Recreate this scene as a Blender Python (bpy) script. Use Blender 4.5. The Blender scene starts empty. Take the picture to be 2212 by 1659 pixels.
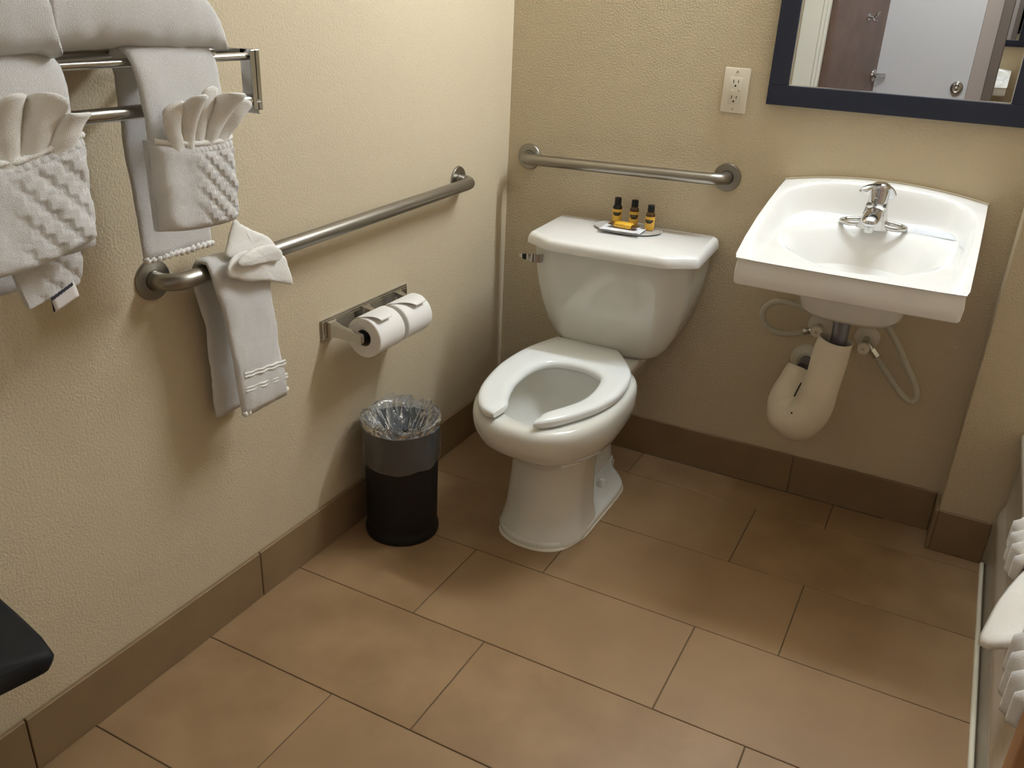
import bpy, bmesh, math, random
from mathutils import Vector, Matrix, noise
random.seed(7)
sc = bpy.context.scene
COL = sc.collection
PI = math.pi

# ------------------------------------------------------------------ camera, light, exposure
cam = bpy.data.cameras.new('camera')
camo = bpy.data.objects.new('camera', cam)
COL.objects.link(camo)
sc.camera = camo
cam.sensor_width = 36.0
cam.lens = 1877.0 / 2212.0 * 36.0
cam.clip_start = 0.01
CR = Matrix(((0.883, -0.226, 0.412), (0.468, 0.346, -0.813), (0.042, 0.911, 0.411)))
def rot_cam(yaw, p, r):
    f = Vector((math.sin(yaw)*math.cos(p), math.cos(yaw)*math.cos(p), math.sin(p)))
    ri = Vector((math.cos(yaw), -math.sin(yaw), 0)); up = ri.cross(f)
    c, s = math.cos(r), math.sin(r)
    R = c*ri + s*up; U = -s*ri + c*up
    return Matrix((R, U, -f)).transposed()
camo.matrix_world = Matrix.Translation((1.300, -2.468, 1.368)) @ rot_cam(-0.4688, -0.4238, 0.0463).to_4x4()

W = bpy.data.worlds.new('world'); sc.world = W; W.use_nodes = True
W.node_tree.nodes['Background'].inputs[0].default_value = (0.75, 0.72, 0.66, 1)
W.node_tree.nodes['Background'].inputs[1].default_value = 0.02
sc.view_settings.view_transform = 'Standard'
sc.view_settings.look = 'None'
sc.view_settings.gamma = 1.0
sc.view_settings.use_curve_mapping = False
sc.view_settings.exposure = 0.0
VANITY_POWER = 149.0       # emission of the vanity lamp tubes above the mirror
HALL_POWER = 11.0         # watts of the added fill light in the hall

def area(name, loc, size, power, color, rot=(0, 0, 0), sy=None):
    l = bpy.data.lights.new(name, 'AREA'); l.energy = power; l.color = color; l.size = size
    if sy: l.shape = 'RECTANGLE'; l.size_y = sy
    o = bpy.data.objects.new(name, l); COL.objects.link(o); o.location = loc; o.rotation_euler = rot
    return o
area('hall_fill_light', (1.15, -2.62, 2.40), 0.3, HALL_POWER, (0.86, 0.94, 1.0))  # added fill with no fixture, stands in for cool daylight on the hall panel

# ------------------------------------------------------------------ materials
def mat(name, rgb, rough=0.5, metal=0.0, spec=0.5, bump=None, var=None, coat=0.0, sheen=0.0, aniso=0.0, sss=0.0):
    """rgb linear; bump=(scale, strength, distance, detail); var=(scale, rgb2, lo, hi)"""
    m = bpy.data.materials.new(name); m.use_nodes = True
    nt = m.node_tree; n = nt.nodes; b = n['Principled BSDF']
    b.inputs['Base Color'].default_value = (*rgb, 1)
    b.inputs['Roughness'].default_value = rough
    b.inputs['Metallic'].default_value = metal
    b.inputs['Specular IOR Level'].default_value = spec
    b.inputs['Coat Weight'].default_value = coat
    b.inputs['Sheen Weight'].default_value = sheen
    tc = n.new('ShaderNodeTexCoord')
    if var:
        t = n.new('ShaderNodeTexNoise'); t.inputs['Scale'].default_value = var[0]; t.inputs['Detail'].default_value = 5
        nt.links.new(tc.outputs['Object'], t.inputs['Vector'])
        r = n.new('ShaderNodeValToRGB')
        r.color_ramp.elements[0].position = var[2]; r.color_ramp.elements[1].position = var[3]
        r.color_ramp.elements[0].color = (*rgb, 1); r.color_ramp.elements[1].color = (*var[1], 1)
        nt.links.new(t.outputs['Fac'], r.inputs['Fac'])
        nt.links.new(r.outputs['Color'], b.inputs['Base Color'])
    if bump:
        t = n.new('ShaderNodeTexNoise'); t.inputs['Scale'].default_value = bump[0]; t.inputs['Detail'].default_value = bump[3]
        nt.links.new(tc.outputs['Object'], t.inputs['Vector'])
        bp = n.new('ShaderNodeBump'); bp.inputs['Strength'].default_value = bump[1]; bp.inputs['Distance'].default_value = bump[2]
        nt.links.new(t.outputs['Fac'], bp.inputs['Height'])
        nt.links.new(bp.outputs['Normal'], b.inputs['Normal'])
    return m
def srgb(r, g, b):
    f = lambda c: (c/255)/12.92 if c/255 <= 0.04045 else ((c/255+0.055)/1.055)**2.4
    return (f(r), f(g), f(b))

M_WALL = mat('wall_paint', srgb(200, 184, 155), 0.75, spec=0.25, bump=(200, 0.42, 0.004, 2.5))
M_CEIL = mat('ceiling_paint', srgb(225, 220, 208), 0.9, bump=(120, 0.3, 0.003, 2))
M_TILE = mat('floor_tile', srgb(137, 108, 76), 0.42, spec=0.4, var=(7.0, srgb(155, 125, 91), 0.35, 0.68), bump=(90, 0.05, 0.001, 4))
M_TILE2 = mat('floor_tile_b', srgb(142, 113, 81), 0.42, spec=0.4, var=(5.0, srgb(151, 122, 88), 0.35, 0.65), bump=(90, 0.05, 0.001, 4))
M_BASE = mat('base_tile', srgb(128, 104, 75), 0.5, spec=0.35, var=(6.0, srgb(139, 115, 84), 0.35, 0.7), bump=(90, 0.05, 0.001, 4))
M_GROUT = mat('grout', srgb(92, 76, 56), 0.9, bump=(300, 0.3, 0.001, 3))
M_CAULK = mat('caulk', srgb(225, 217, 196), 0.5)
M_CHINA = mat('vitreous_china', srgb(226, 224, 215), 0.08, spec=0.6, coat=0.4)
M_CHINA2 = mat('sink_china', srgb(240, 238, 233), 0.1, spec=0.6, coat=0.4)
M_SEAT = mat('seat_plastic', srgb(240, 241, 238), 0.16, spec=0.5)
M_WATER = mat('bowl_water', srgb(205, 212, 205), 0.02, spec=0.6)
M_STEEL = mat('brushed_steel', srgb(158, 153, 144), 0.34, metal=1.0, bump=(400, 0.03, 0.0005, 2))
M_CHROME = mat('chrome', srgb(205, 205, 208), 0.07, metal=1.0)
M_CHROME2 = mat('satin_chrome', srgb(196, 194, 190), 0.16, metal=1.0)
M_DARKMETAL = mat('grey_pipe', srgb(128, 125, 130), 0.35, metal=0.6)
M_TOWEL = mat('white_terry', srgb(243, 238, 232), 0.95, spec=0.1, sheen=0.35, bump=(800, 0.8, 0.004, 3))
M_TERRY2 = mat('white_flat_weave', srgb(244, 239, 230), 0.92, spec=0.1, sheen=0.25, bump=(650, 0.5, 0.003, 2))
M_PAPER = mat('toilet_paper', srgb(238, 233, 226), 0.95, spec=0.1, bump=(500, 0.2, 0.001, 2))
M_CARD = mat('cardboard_core', srgb(150, 130, 105), 0.9)
M_BLACK = mat('black_plastic', srgb(26, 25, 24), 0.55, spec=0.3)
M_BLACKF = mat('black_fabric', srgb(24, 24, 25), 0.7, spec=0.25, bump=(500, 0.15, 0.001, 2))
M_FRAME = mat('navy_frame', srgb(34, 38, 52), 0.45, spec=0.35, bump=(160, 0.12, 0.001, 3))
M_MIRROR = mat('mirror_glass', (0.86, 0.87, 0.87), 0.0, metal=1.0)
M_BEVEL = mat('mirror_edge', (0.9, 0.9, 0.88), 0.15, metal=1.0)
M_PLATE = mat('ivory_plastic', srgb(222, 212, 193), 0.35)
M_PLATE2 = mat('ivory_plastic_b', srgb(214, 205, 186), 0.35)
M_SLOT = mat('dark_slot', srgb(30, 26, 20), 0.8)
M_HOSE = mat('braided_hose', srgb(205, 198, 178), 0.45, bump=(900, 1.0, 0.002, 1))
M_VINYL = mat('vinyl_sleeve', srgb(232, 220, 200), 0.45, bump=(60, 0.15, 0.004, 2))
M_TUB = mat('tub_enamel', srgb(196, 184, 166), 0.2, spec=0.5, coat=0.2)
M_WOODPOST = mat('wood_trim', srgb(172, 126, 84), 0.45, var=(14, srgb(150, 106, 68), 0.35, 0.65))
M_DOORW = mat('brown_door_wood', srgb(122, 98, 86), 0.42, var=(9, srgb(104, 80, 68), 0.3, 0.7))
M_WHITEP = mat('white_casing_paint', srgb(232, 228, 214), 0.4)
M_GREYDOOR = mat('grey_white_door', srgb(205, 203, 204), 0.5)
M_GREYJAMB = mat('taupe_jamb', srgb(168, 154, 146), 0.55)
M_STILE = mat('brown_stile', srgb(104, 90, 80), 0.5)
M_YELLOW = mat('amber_lotion', srgb(222, 168, 52), 0.3, spec=0.5)
M_AMBER = mat('dark_amber_neck', srgb(70, 42, 14), 0.12, spec=0.6)
M_LABEL = mat('gold_label', srgb(226, 178, 70), 0.45)
M_LABELB = mat('black_label_print', srgb(38, 32, 24), 0.5)
M_PRINT = mat('pale_print', srgb(150, 130, 80), 0.6)
M_WRAP = mat('gold_soap_wrap', srgb(226, 174, 52), 0.25, spec=0.6, bump=(90, 0.4, 0.003, 2))
M_WRAPB = mat('brown_soap_wrap', srgb(92, 58, 22), 0.25, spec=0.6, bump=(90, 0.4, 0.003, 2))
M_TRAY = mat('grey_tray', srgb(176, 172, 166), 0.35, spec=0.5)
M_SACHET = mat('white_sachet', srgb(236, 236, 240), 0.35)
M_SACHETG = mat('grey_sachet_edge', srgb(120, 118, 116), 0.3)
M_TAG = mat('care_tag_cloth', srgb(226, 218, 212), 0.8)
M_TAGB = mat('care_tag_print', srgb(46, 42, 52), 0.8)
M_PINK = mat('taupe_wall_paint', srgb(176, 150, 138), 0.7)

def film(name, tint, fac, rough=0.12, bump=None):
    m = bpy.data.materials.new(name); m.use_nodes = True
    nt = m.node_tree; n = nt.nodes; n.clear()
    out = n.new('ShaderNodeOutputMaterial'); mx = n.new('ShaderNodeMixShader'); tr = n.new('ShaderNodeBsdfTransparent')
    b = n.new('ShaderNodeBsdfPrincipled'); b.inputs['Base Color'].default_value = (*tint, 1); b.inputs['Roughness'].default_value = rough
    b.inputs['Specular IOR Level'].default_value = 0.8
    mx.inputs[0].default_value = fac
    if bump:
        tc = n.new('ShaderNodeTexCoord'); t = n.new('ShaderNodeTexNoise'); t.inputs['Scale'].default_value = bump[0]; t.inputs['Detail'].default_value = 3
        nt.links.new(tc.outputs['Object'], t.inputs['Vector'])
        bp = n.new('ShaderNodeBump'); bp.inputs['Strength'].default_value = bump[1]; bp.inputs['Distance'].default_value = bump[2]
        nt.links.new(t.outputs['Fac'], bp.inputs['Height']); nt.links.new(bp.outputs['Normal'], b.inputs['Normal'])
    gl = n.new('ShaderNodeBsdfGlossy'); gl.inputs['Roughness'].default_value = rough; gl.inputs['Color'].default_value = (1, 1, 1, 1)
    fr = n.new('ShaderNodeFresnel'); fr.inputs['IOR'].default_value = 1.38
    if bump: nt.links.new(bp.outputs['Normal'], gl.inputs['Normal']); nt.links.new(bp.outputs['Normal'], fr.inputs['Normal'])
    m2 = n.new('ShaderNodeMixShader')
    nt.links.new(tr.outputs[0], mx.inputs[1]); nt.links.new(b.outputs[0], mx.inputs[2])
    nt.links.new(fr.outputs[0], m2.inputs[0]); nt.links.new(mx.outputs[0], m2.inputs[1]); nt.links.new(gl.outputs[0], m2.inputs[2]); nt.links.new(m2.outputs[0], out.inputs[0])
    return m
M_LINER = film('clear_liner_film', (0.50, 0.54, 0.58), 0.20, 0.10, (45, 0.6, 0.007))
M_CUFF = film('clear_liner_cuff', (0.26, 0.25, 0.25), 0.30, 0.2)
M_CLEAR = film('clear_packet_film', (0.9, 0.9, 0.9), 0.35, 0.1)

def glow(name, rgb, strength):
    m = bpy.data.materials.new(name); m.use_nodes = True
    b = m.node_tree.nodes['Principled BSDF']
    b.inputs['Base Color'].default_value = (0.9, 0.9, 0.9, 1)
    b.inputs['Emission Color'].default_value = (*rgb, 1); b.inputs['Emission Strength'].default_value = strength
    return m
M_GLOW = glow('lamp_shade_glow', (0.91, 1.03, 1.17), VANITY_POWER)

# ------------------------------------------------------------------ mesh helpers
class MB:
    def __init__(s): s.v = []; s.f = []
    def add(s, vs, fs):
        o = len(s.v); s.v += [tuple(p) for p in vs]; s.f += [tuple(i+o for i in f) for f in fs]; return s
    def loft(s, rings, cap0=True, cap1=True, closed=True):
        n = len(rings[0]); vs = [p for r in rings for p in r]; fs = []
        for k in range(len(rings)-1):
            for i in range(n if closed else n-1):
                j = (i+1) % n
                fs.append((k*n+i, k*n+j, (k+1)*n+j, (k+1)*n+i))
        if cap0: fs.append(tuple(reversed(range(n))))
        if cap1: fs.append(tuple(range((len(rings)-1)*n, len(rings)*n)))
        return s.add(vs, fs)
    def grid(s, fn, nu, nv):
        vs = [fn(i/nu, j/nv) for j in range(nv+1) for i in range(nu+1)]
        fs = [(j*(nu+1)+i, j*(nu+1)+i+1, (j+1)*(nu+1)+i+1, (j+1)*(nu+1)+i) for j in range(nv) for i in range(nu)]
        return s.add(vs, fs)
    def lathe(s, prof, c=(0, 0, 0), n=32, axis='z', cap0=True, cap1=True):
        rings = []
        for r, h in prof:
            ring = []
            for i in range(n):
                a = 2*PI*i/n; x, y = r*math.cos(a), r*math.sin(a)
                p = (x, y, h) if axis == 'z' else ((h, x, y) if axis == 'x' else (y, h, x))
                ring.append((c[0]+p[0], c[1]+p[1], c[2]+p[2]))
            rings.append(ring)
        return s.loft(rings, cap0, cap1)
    def tube(s, path, r, n=12, caps=True):
        P = [Vector(p) for p in path]; rings = []
        up = None
        for i, p in enumerate(P):
            t = (P[min(i+1, len(P)-1)] - P[max(i-1, 0)]).normalized()
            if up is None:
                up = t.orthogonal().normalized()
            up = (up - t*up.dot(t)).normalized(); b = t.cross(up)
            rr = r[i] if isinstance(r, (list, tuple)) else r
            rings.append([p + rr*(math.cos(2*PI*k/n)*up + math.sin(2*PI*k/n)*b) for k in range(n)])
        return s.loft(rings, caps, caps)
    def box(s, x0, x1, y0, y1, z0, z1, bev=0.0, seg=2):
        bm = bmesh.new(); bmesh.ops.create_cube(bm, size=1.0)
        for v in bm.verts:
            v.co = Vector((x0+(v.co.x+.5)*(x1-x0), y0+(v.co.y+.5)*(y1-y0), z0+(v.co.z+.5)*(z1-z0)))
        if bev > 0:
            bmesh.ops.bevel(bm, geom=list(bm.edges), offset=bev, segments=seg, profile=0.5, affect='EDGES')
        bm.verts.ensure_lookup_table()
        for i, v in enumerate(bm.verts): v.index = i
        s.add([v.co.copy() for v in bm.verts], [[v.index for v in f.verts] for f in bm.faces]); bm.free(); return s
    def xf(s, m, start=0):
        for i in range(start, len(s.v)): s.v[i] = tuple(m @ Vector(s.v[i]))
        return s
    def noise(s, amp, scale, seed=0.0, fn=None):
        for i, p in enumerate(s.v):
            q = Vector(p)*scale + Vector((seed, seed*1.7, seed*.3))
            d = noise.noise_vector(q) * amp * (fn(p) if fn else 1)
            s.v[i] = (p[0]+d.x, p[1]+d.y, p[2]+d.z)
        return s
ORIGIN = {}
def root(name, loc, label=None, cat=None, group=None):
    o = bpy.data.objects.new(name, None); COL.objects.link(o); o.location = loc; o.empty_display_size = 0.05
    ORIGIN[o.name] = Vector(loc)
    if label: o['label'] = label
    if cat: o['category'] = cat
    if group: o['group'] = group
    return o
def obj(name, mb, m, parent=None, loc=None, smooth=40, label=None, cat=None, group=None, kind=None, sub=0, solid=0.0):
    L = ORIGIN[parent.name] if parent is not None else Vector(loc if loc else (0, 0, 0))
    me = bpy.data.meshes.new(name)
    me.from_pydata([tuple(Vector(p)-L) for p in mb.v], [], mb.f)
    bm = bmesh.new(); bm.from_mesh(me); bmesh.ops.recalc_face_normals(bm, faces=bm.faces); bm.to_mesh(me); bm.free()
    me.materials.append(m)
    o = bpy.data.objects.new(name, me); COL.objects.link(o)
    if parent is not None: o.parent = parent
    else: o.location = L
    ORIGIN[o.name] = L
    if solid:
        md = o.modifiers.new('solid', 'SOLIDIFY'); md.thickness = solid; md.offset = 0
    if sub:
        md = o.modifiers.new('sub', 'SUBSURF'); md.levels = sub; md.render_levels = sub
    if smooth:
        if smooth >= 180 or sub: me.polygons.foreach_set('use_smooth', [True]*len(me.polygons))
        else: me.set_sharp_from_angle(angle=math.radians(smooth)); me.polygons.foreach_set('use_smooth', [True]*len(me.polygons))
    if label: o['label'] = label
    if cat: o['category'] = cat
    if group: o['group'] = group
    if kind: o['kind'] = kind
    return o
def struct(name, mb, m, parent=None, smooth=0, loc=None):
    return obj(name, mb, m, parent, loc, smooth, kind='structure' if parent is None else None)
def lerp(a, b, t): return a+(b-a)*t
def sst(a, b, x):
    t = max(0.0, min(1.0, (x-a)/(b-a))); return t*t*(3-2*t)
def catmull(P, n, closed=False):
    P = [Vector(p) for p in P]; out = []; N = len(P)
    segs = N if closed else N-1
    for i in range(segs):
        p1, p2 = P[i], P[(i+1) % N]
        p0 = P[(i-1) % N] if closed or i > 0 else p1*2-p2
        p3 = P[(i+2) % N] if closed or i < N-2 else p2*2-p1
        for k in range(n):
            t = k/n
            out.append(0.5*((2*p1)+(p2-p0)*t+(2*p0-5*p1+4*p2-p3)*t*t+(3*p1-p0-3*p2+p3)*t**3))
    if not closed: out.append(P[-1])
    return out
def resample(P, n, closed=False):
    P = [Vector(p) for p in P]
    if closed: P = P+[P[0]]
    d = [0]
    for i in range(1, len(P)): d.append(d[-1]+(P[i]-P[i-1]).length)
    out = []; j = 0
    for k in range(n):
        s = d[-1]*k/(n if closed else n-1)
        while j < len(P)-2 and d[j+1] < s: j += 1
        t = (s-d[j])/max(1e-9, d[j+1]-d[j]); out.append(P[j].lerp(P[j+1], min(1, t)))
    return out

# ------------------------------------------------------------------ room shell
RX, RY, H = 1.572, -2.35, 2.44
struct('wall_left', MB().box(-0.1, 0, -2.45, 0.1, -0.05, H), M_WALL)
struct('wall_back', MB().box(0, 2.45, 0, 0.1, -0.05, H), M_WALL)
PX, PY = 1.431, -0.100
struct('wall_right', MB().box(PX, 2.40, PY, 0, -0.05, H, 0.003), M_WALL)          # jog beside the sink, end wall of the tub
struct('wall_front', MB().box(-0.1, 0.48, -2.45, -2.35, 0, H).box(1.42, 2.45, -2.45, -2.35, 0, H).box(0.48, 1.42, -2.45, -2.35, 2.08, H), M_WALL)
struct('wall_tub_side', MB().box(2.35, 2.45, -2.45, 0, -0.05, H), M_WALL)
struct('wall_tub_end', MB().box(1.484, 2.35, -2.35, -1.725, 0, H), M_PINK)
struct('ceiling', MB().box(-0.1, 2.45, -3.4, 0.1, H, H+0.08), M_CEIL)
struct('wall_hall_left', MB().box(0.32, 0.42, -3.4, -2.45, 0, H), M_WALL)
struct('wall_hall_right', MB().box(2.0, 2.1, -3.4, -2.45, 0, H), M_WALL)
struct('wall_hall_rear', MB().box(0.42, 2.0, -3.4, -3.27, 0, H), M_WALL)

floor = struct('floor', MB().box(-0.1, 2.45, -3.4, 0.1, -0.06, -0.0025), M_GROUT)
ORIGIN[floor.name] = Vector((0, 0, 0))
yA, TL, TW = -1.073, 0.606, 0.3048
offs = {}
rows = []
k = 0
y = yA + 4*TW
ri = 4
while y > -3.4:
    y1 = y; y0 = y - TW
    # row key: number of lines from A; rows just above A (B..A) start at .355, just below at .553
    off = 0.355 if (ri % 2 == 1) else 0.553
    xs = off - 2*TL
    while xs < 2.4:
        a, b = max(xs, 0.0), min(xs+TL, 1.568 if y0 > -2.35 else 2.0)
        c, d = max(y0, -3.3), min(y1, 0.0)
        if b-a > 0.02 and d-c > 0.02:
            g = 0.0011
            obj('tile', MB().box(a+g, b-g, c+g, d-g, -0.008, 0.0+random.uniform(-.0002, .0002), 0.0012, 1), random.choice((M_TILE, M_TILE, M_TILE2)), floor, smooth=0)
        xs += TL
    y -= TW; ri -= 1

BH = 0.125
def base_run(name, pts):
    r = root(name, (0, 0, 0)); r['kind'] = 'structure'
    for (x0, x1, y0, y1) in pts:
        obj('tile', MB().box(x0, x1, y0, y1, 0.0, BH, 0.0015, 1), M_BASE, r, smooth=0)
    return r
# joint at px (560,1197) on the left run
g = 0.0012
base_run('baseboard_left', [(0, .010, -0.60+g, -0.012), (0, .010, -1.205+g, -0.60-g), (0, .010, -1.81+g, -1.205-g), (0, .010, -2.35, -1.81-g)])
base_run('baseboard_back', [(0.0, 0.42-g, -.010, 0), (0.42+g, 1.02-g, -.010, 0), (1.02+g, PX-.011, -.010, 0)])
base_run('baseboard_right', [(PX-.010, PX, PY-.010, -0.0105), (PX+.0005, 1.562, PY-.010, PY)])
struct('trim_1', MB().tube([(1.566, -0.112-0.16*i, 0.001) for i in range(11)], 0.006, 8).noise(.0012, 30, 3), M_CAULK, smooth=60)
struct('trim_2', MB().tube([(0.012, -0.0115, 0.0)]+[(0.1+.2*i, -0.0115, 0.0) for i in range(7)], 0.0025, 6), M_GROUT, smooth=60)
struct('trim_3', MB().box(1.4505, 1.476, -1.755, -1.715, 0, H, 0.004), M_WOODPOST)
struct('trim_4', MB().box(0.39, 0.48, -2.348, -2.33, 0, 2.12, 0.004).box(0.39, 1.51, -2.348, -2.33, 2.08, 2.17, 0.004)
       .box(1.42, 1.51, -2.348, -2.33, 0, 2.12, 0.004).box(0.48, 0.495, -2.45, -2.35, 0, 2.08, 0.002).box(0.495, 0.507, -2.42, -2.38, 0, 2.08, 0.002), M_WHITEP)

# ------------------------------------------------------------------ hall behind the camera, seen in the mirror
dr = root('door_1', (0.515, -2.455, 0)); dr['kind'] = 'structure'
ang = math.atan2(-0.80, 0.155)      # leaf swings out into the hall
Md = Matrix.Translation((0.515, -2.455, 0)) @ Matrix.Rotation(ang, 4, 'Z')
obj('leaf', MB().box(0, 0.80, -0.02, 0.02, 0.012, 2.05, 0.003).xf(Md), M_DOORW, dr, smooth=0)
def lever(side=1):
    m = MB().lathe([(0.033, 0.0), (0.033, 0.006), (0.026, 0.012), (0.012, 0.014), (0.012, 0.05), (0.014, 0.055), (0.014, 0.068)], n=20, axis='y')
    m.tube([(0, 0.06, 0), (-0.03, 0.062, 0), (-0.07, 0.06, 0.002), (-0.115, 0.05, 0)], [0.011, 0.010, 0.009, 0.007], 10)
    return m
obj('lever_handle', lever().xf(Md @ Matrix.Translation((0.735, 0.02, 1.02))), M_CHROME2, dr, smooth=50)
hk = MB().lathe([(0.018, 0), (0.018, 0.004), (0.007, 0.006), (0.006, 0.03)], n=12, axis='y')
hk.tube([(0, 0.028, 0), (0.01, 0.045, 0.012), (0.022, 0.05, 0.028)], 0.0045, 8).tube([(0, 0.028, 0), (-0.01, 0.045, 0.012), (-0.022, 0.05, 0.028)], 0.0045, 8)
hk.tube([(0, 0.02, 0), (0, 0.035, -0.02), (0, 0.05, -0.018)], 0.0045, 8)
obj('robe_hook', hk.xf(Md @ Matrix.Translation((0.47, 0.02, 1.325))), M_CHROME, dr, smooth=50)
d2 = root('door_2', (0.7, -3.25, 0)); d2['kind'] = 'structure'
obj('leaf', MB().box(0.42, 1.17, -3.265, -3.225, 0.01, 2.05, 0.003), M_GREYDOOR, d2, smooth=0)
obj('door_knob', MB().lathe([(0.034, 0), (0.034, 0.004), (0.03, 0.008), (0.012, 0.012), (0.012, 0.035), (0.026, 0.042), (0.028, 0.055), (0.02, 0.062), (0.012, 0.060), (0.004, 0.063)], c=(1.118, -3.225, 0.985), n=24, axis='y'), M_CHROME2, d2, smooth=50)
obj('jamb', MB().box(1.17, 1.25, -3.265, -3.222, 0, 2.1, 0.003), M_GREYJAMB, d2, smooth=0)
hm = root('closet_mirror', (1.3, -3.22, 0.05), 'tall mirror with brown left stile on the hall wall, reflected in the bathroom mirror', 'mirror')
Mt = Matrix.Translation((1.3, -3.2, 0)) @ Matrix.Rotation(0.0075, 4, 'Z')
obj('stile', MB().box(-0.05, 0.0, -0.03, 0.004, 0.05, 2.1, 0.003).xf(Mt), M_STILE, hm, smooth=0)
obj('mirror_pane', MB().box(0.0, 0.62, -0.03, 0.0, 0.05, 2.1, 0.002).xf(Mt), M_MIRROR, hm, smooth=0)

# ------------------------------------------------------------------ vanity lamp above the mirror
vl = root('vanity_light', (1.085, 0, 2.14), 'four-shade white vanity light on the wall above the navy mirror', 'lamp')
obj('back_plate', MB().box(0.76, 1.41, -0.03, 0, 2.20, 2.27, 0.006), M_WHITEP, vl, smooth=40)
for xx in (0.83, 1.00, 1.17, 1.34):
    obj('shade', MB().lathe([(.020, 2.06), (.029, 2.065), (.034, 2.10), (.036, 2.20), (.034, 2.215)], c=(xx, -.082, 0), n=20), M_GLOW, vl, smooth=60)
    obj('arm', MB().tube([(xx, -.02, 2.235), (xx, -.06, 2.245), (xx, -.082, 2.212)], .008, 8), M_CHROME2, vl, smooth=60)

# ------------------------------------------------------------------ toilet
def egg(xc, yf, yb, hw, z, n=48, sq=0.8, back=0.62, wide=0.42, fsq=1.0, fc=1.0):
    yw = yb + (yf-yb)*wide; out = []
    for i in range(n):
        a = 2*PI*i/n; s, c = math.sin(a), math.cos(a)
        if c >= 0:
            x = hw*math.copysign(abs(s)**fsq, s); y = yw+(yf-yw)*c**fc
        else:
            x = hw*math.copysign(abs(s)**sq, s); y = yw+(yb-yw)*abs(c)**back
        out.append((xc(y)+x if callable(xc) else xc+x, y, z))
    return out
def rrect(x0, x1, y0, y1, z, r, k=5):
    out = []
    for cx, cy, a0 in ((x1-r, y1-r, 0), (x0+r, y1-r, 90), (x0+r, y0+r, 180), (x1-r, y0+r, 270)):
        for i in range(k+1):
            a = math.radians(a0+90*i/k); out.append((cx+r*math.cos(a), cy+r*math.sin(a), z))
    return out
ax = lambda y: 0.447-0.045*(y+0.25)
toi = root('toilet', (0.455, -0.4, 0), 'white two-piece toilet with open-front seat beside the black bin', 'toilet')
b = MB()
axb = lambda y: 0.437-0.045*(y+0.25)
b.loft([egg(axb if k < 11 else ax, *r, fsq=.80 if k < 11 else .92, fc=.88 if k < 11 else .96, n=64) for k, r in enumerate([
    (-.640, -.37, .110, .215), (-.650, -.36, .116, .243), (-.656, -.355, .121, .249), (-.695, -.33, .147, .266), (-.748, -.30, .173, .294), (-.790, -.28, .188, .327), (-.811, -.27, .1935, .360),
    (-.815, -.27, .194, .386), (-.811, -.27, .192, .399), (-.803, -.272, .187, .407), (-.794, -.277, .179, .411),
    (-.762, -.385, .140, .411), (-.755, -.39, .134, .406), (-.752, -.39, .132, .396), (-.757, -.385, .137, .385),
    (-.748, -.39, .133, .34), (-.71, -.41, .112, .28), (-.66, -.45, .082, .24), (-.62, -.50, .05, .215)])])
# deck that carries the tank
b.loft([rrect(.445-h, .445+h, y0, -.045, z, .03) for h, y0, z in
        ((.060, -.35, .22), (.082, -.36, .30), (.112, -.36, .36), (.126, -.36, .392), (.126, -.36, .403), (.121, -.355, .408))])
# pedestal column with a flat back, trapway, spreading foot
b.loft([egg(.458, yf, yb, hw, z, sq=.45, back=.25, wide=.55) for z, yf, yb, hw in
        ((0.004, -.688, -.44, .124), (.016, -.688, -.44, .124), (.030, -.674, -.445, .119), (.07, -.660, -.45, .1125), (.12, -.652, -.45, .109), (.17, -.645, -.45, .106), (.215, -.640, -.45, .108), (.246, -.646, -.45, .113))])
b.loft([egg(.440, yf, -.10, hw, z, sq=.6, back=.4) for z, yf, hw in ((.01, -.48, .052), (.10, -.47, .042), (.2, -.45, .040), (.28, -.37, .050), (.34, -.35, .075))])
half = [(.0, -.098), (.030, -.115), (.045, -.165), (.088, -.215), (.118, -.262), (.125, -.330), (.125, -.48), (.122, -.57), (.095, -.648), (.05, -.682), (0, -.690)]
outl = half + [(-x, y) for x, y in half[-2:0:-1]]
fo = resample([(p[0], p[1], 0) for p in catmull([(x, y, 0) for x, y in outl], 6, True)], 72, True)
cxy = Vector((0, -.42, 0))
b.loft([[(.458+(p.x)*s, cxy.y+(p.y-cxy.y)*s, z) for p in fo] for s, z in ((1.0, .002), (1.0, .013), (.985, .020), (.955, .023))])
obj('bowl', b, M_CHINA, toi, smooth=50)
obj('caulk_bead', MB().loft([[(.458+p.x*s, cxy.y+(p.y-cxy.y)*s, z) for p in fo] for s, z in ((1.022, 0.0), (1.018, .003), (1.002, .006))]).noise(.0012, 60, 2), M_CAULK, toi, smooth=60)
obj('bowl_water', MB().add(egg(ax, -.664, -.45, .084, .243), [tuple(range(48))]), M_WATER, toi, smooth=0)
for sx in (.528, .388):
    obj('bolt_cap', MB().lathe([(.0165, .021), (.0165, .029), (.011, .034), (.0105, .043), (.007, .046)], c=(sx, -.315, 0), n=20), M_CHINA, toi, smooth=50)
obj('rim_label', MB().loft([[(p[0]+.001, p[1]-.001, p[2]) for p in ((.527, -.640, .240), (.560, -.600, .245), (.560, -.600, .262), (.527, -.640, .257))],
                            [(p[0]+.003, p[1]-.003, p[2]) for p in ((.527, -.640, .240), (.560, -.600, .245), (.560, -.600, .262), (.527, -.640, .257))]]), M_SEAT, toi, smooth=0)
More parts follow.
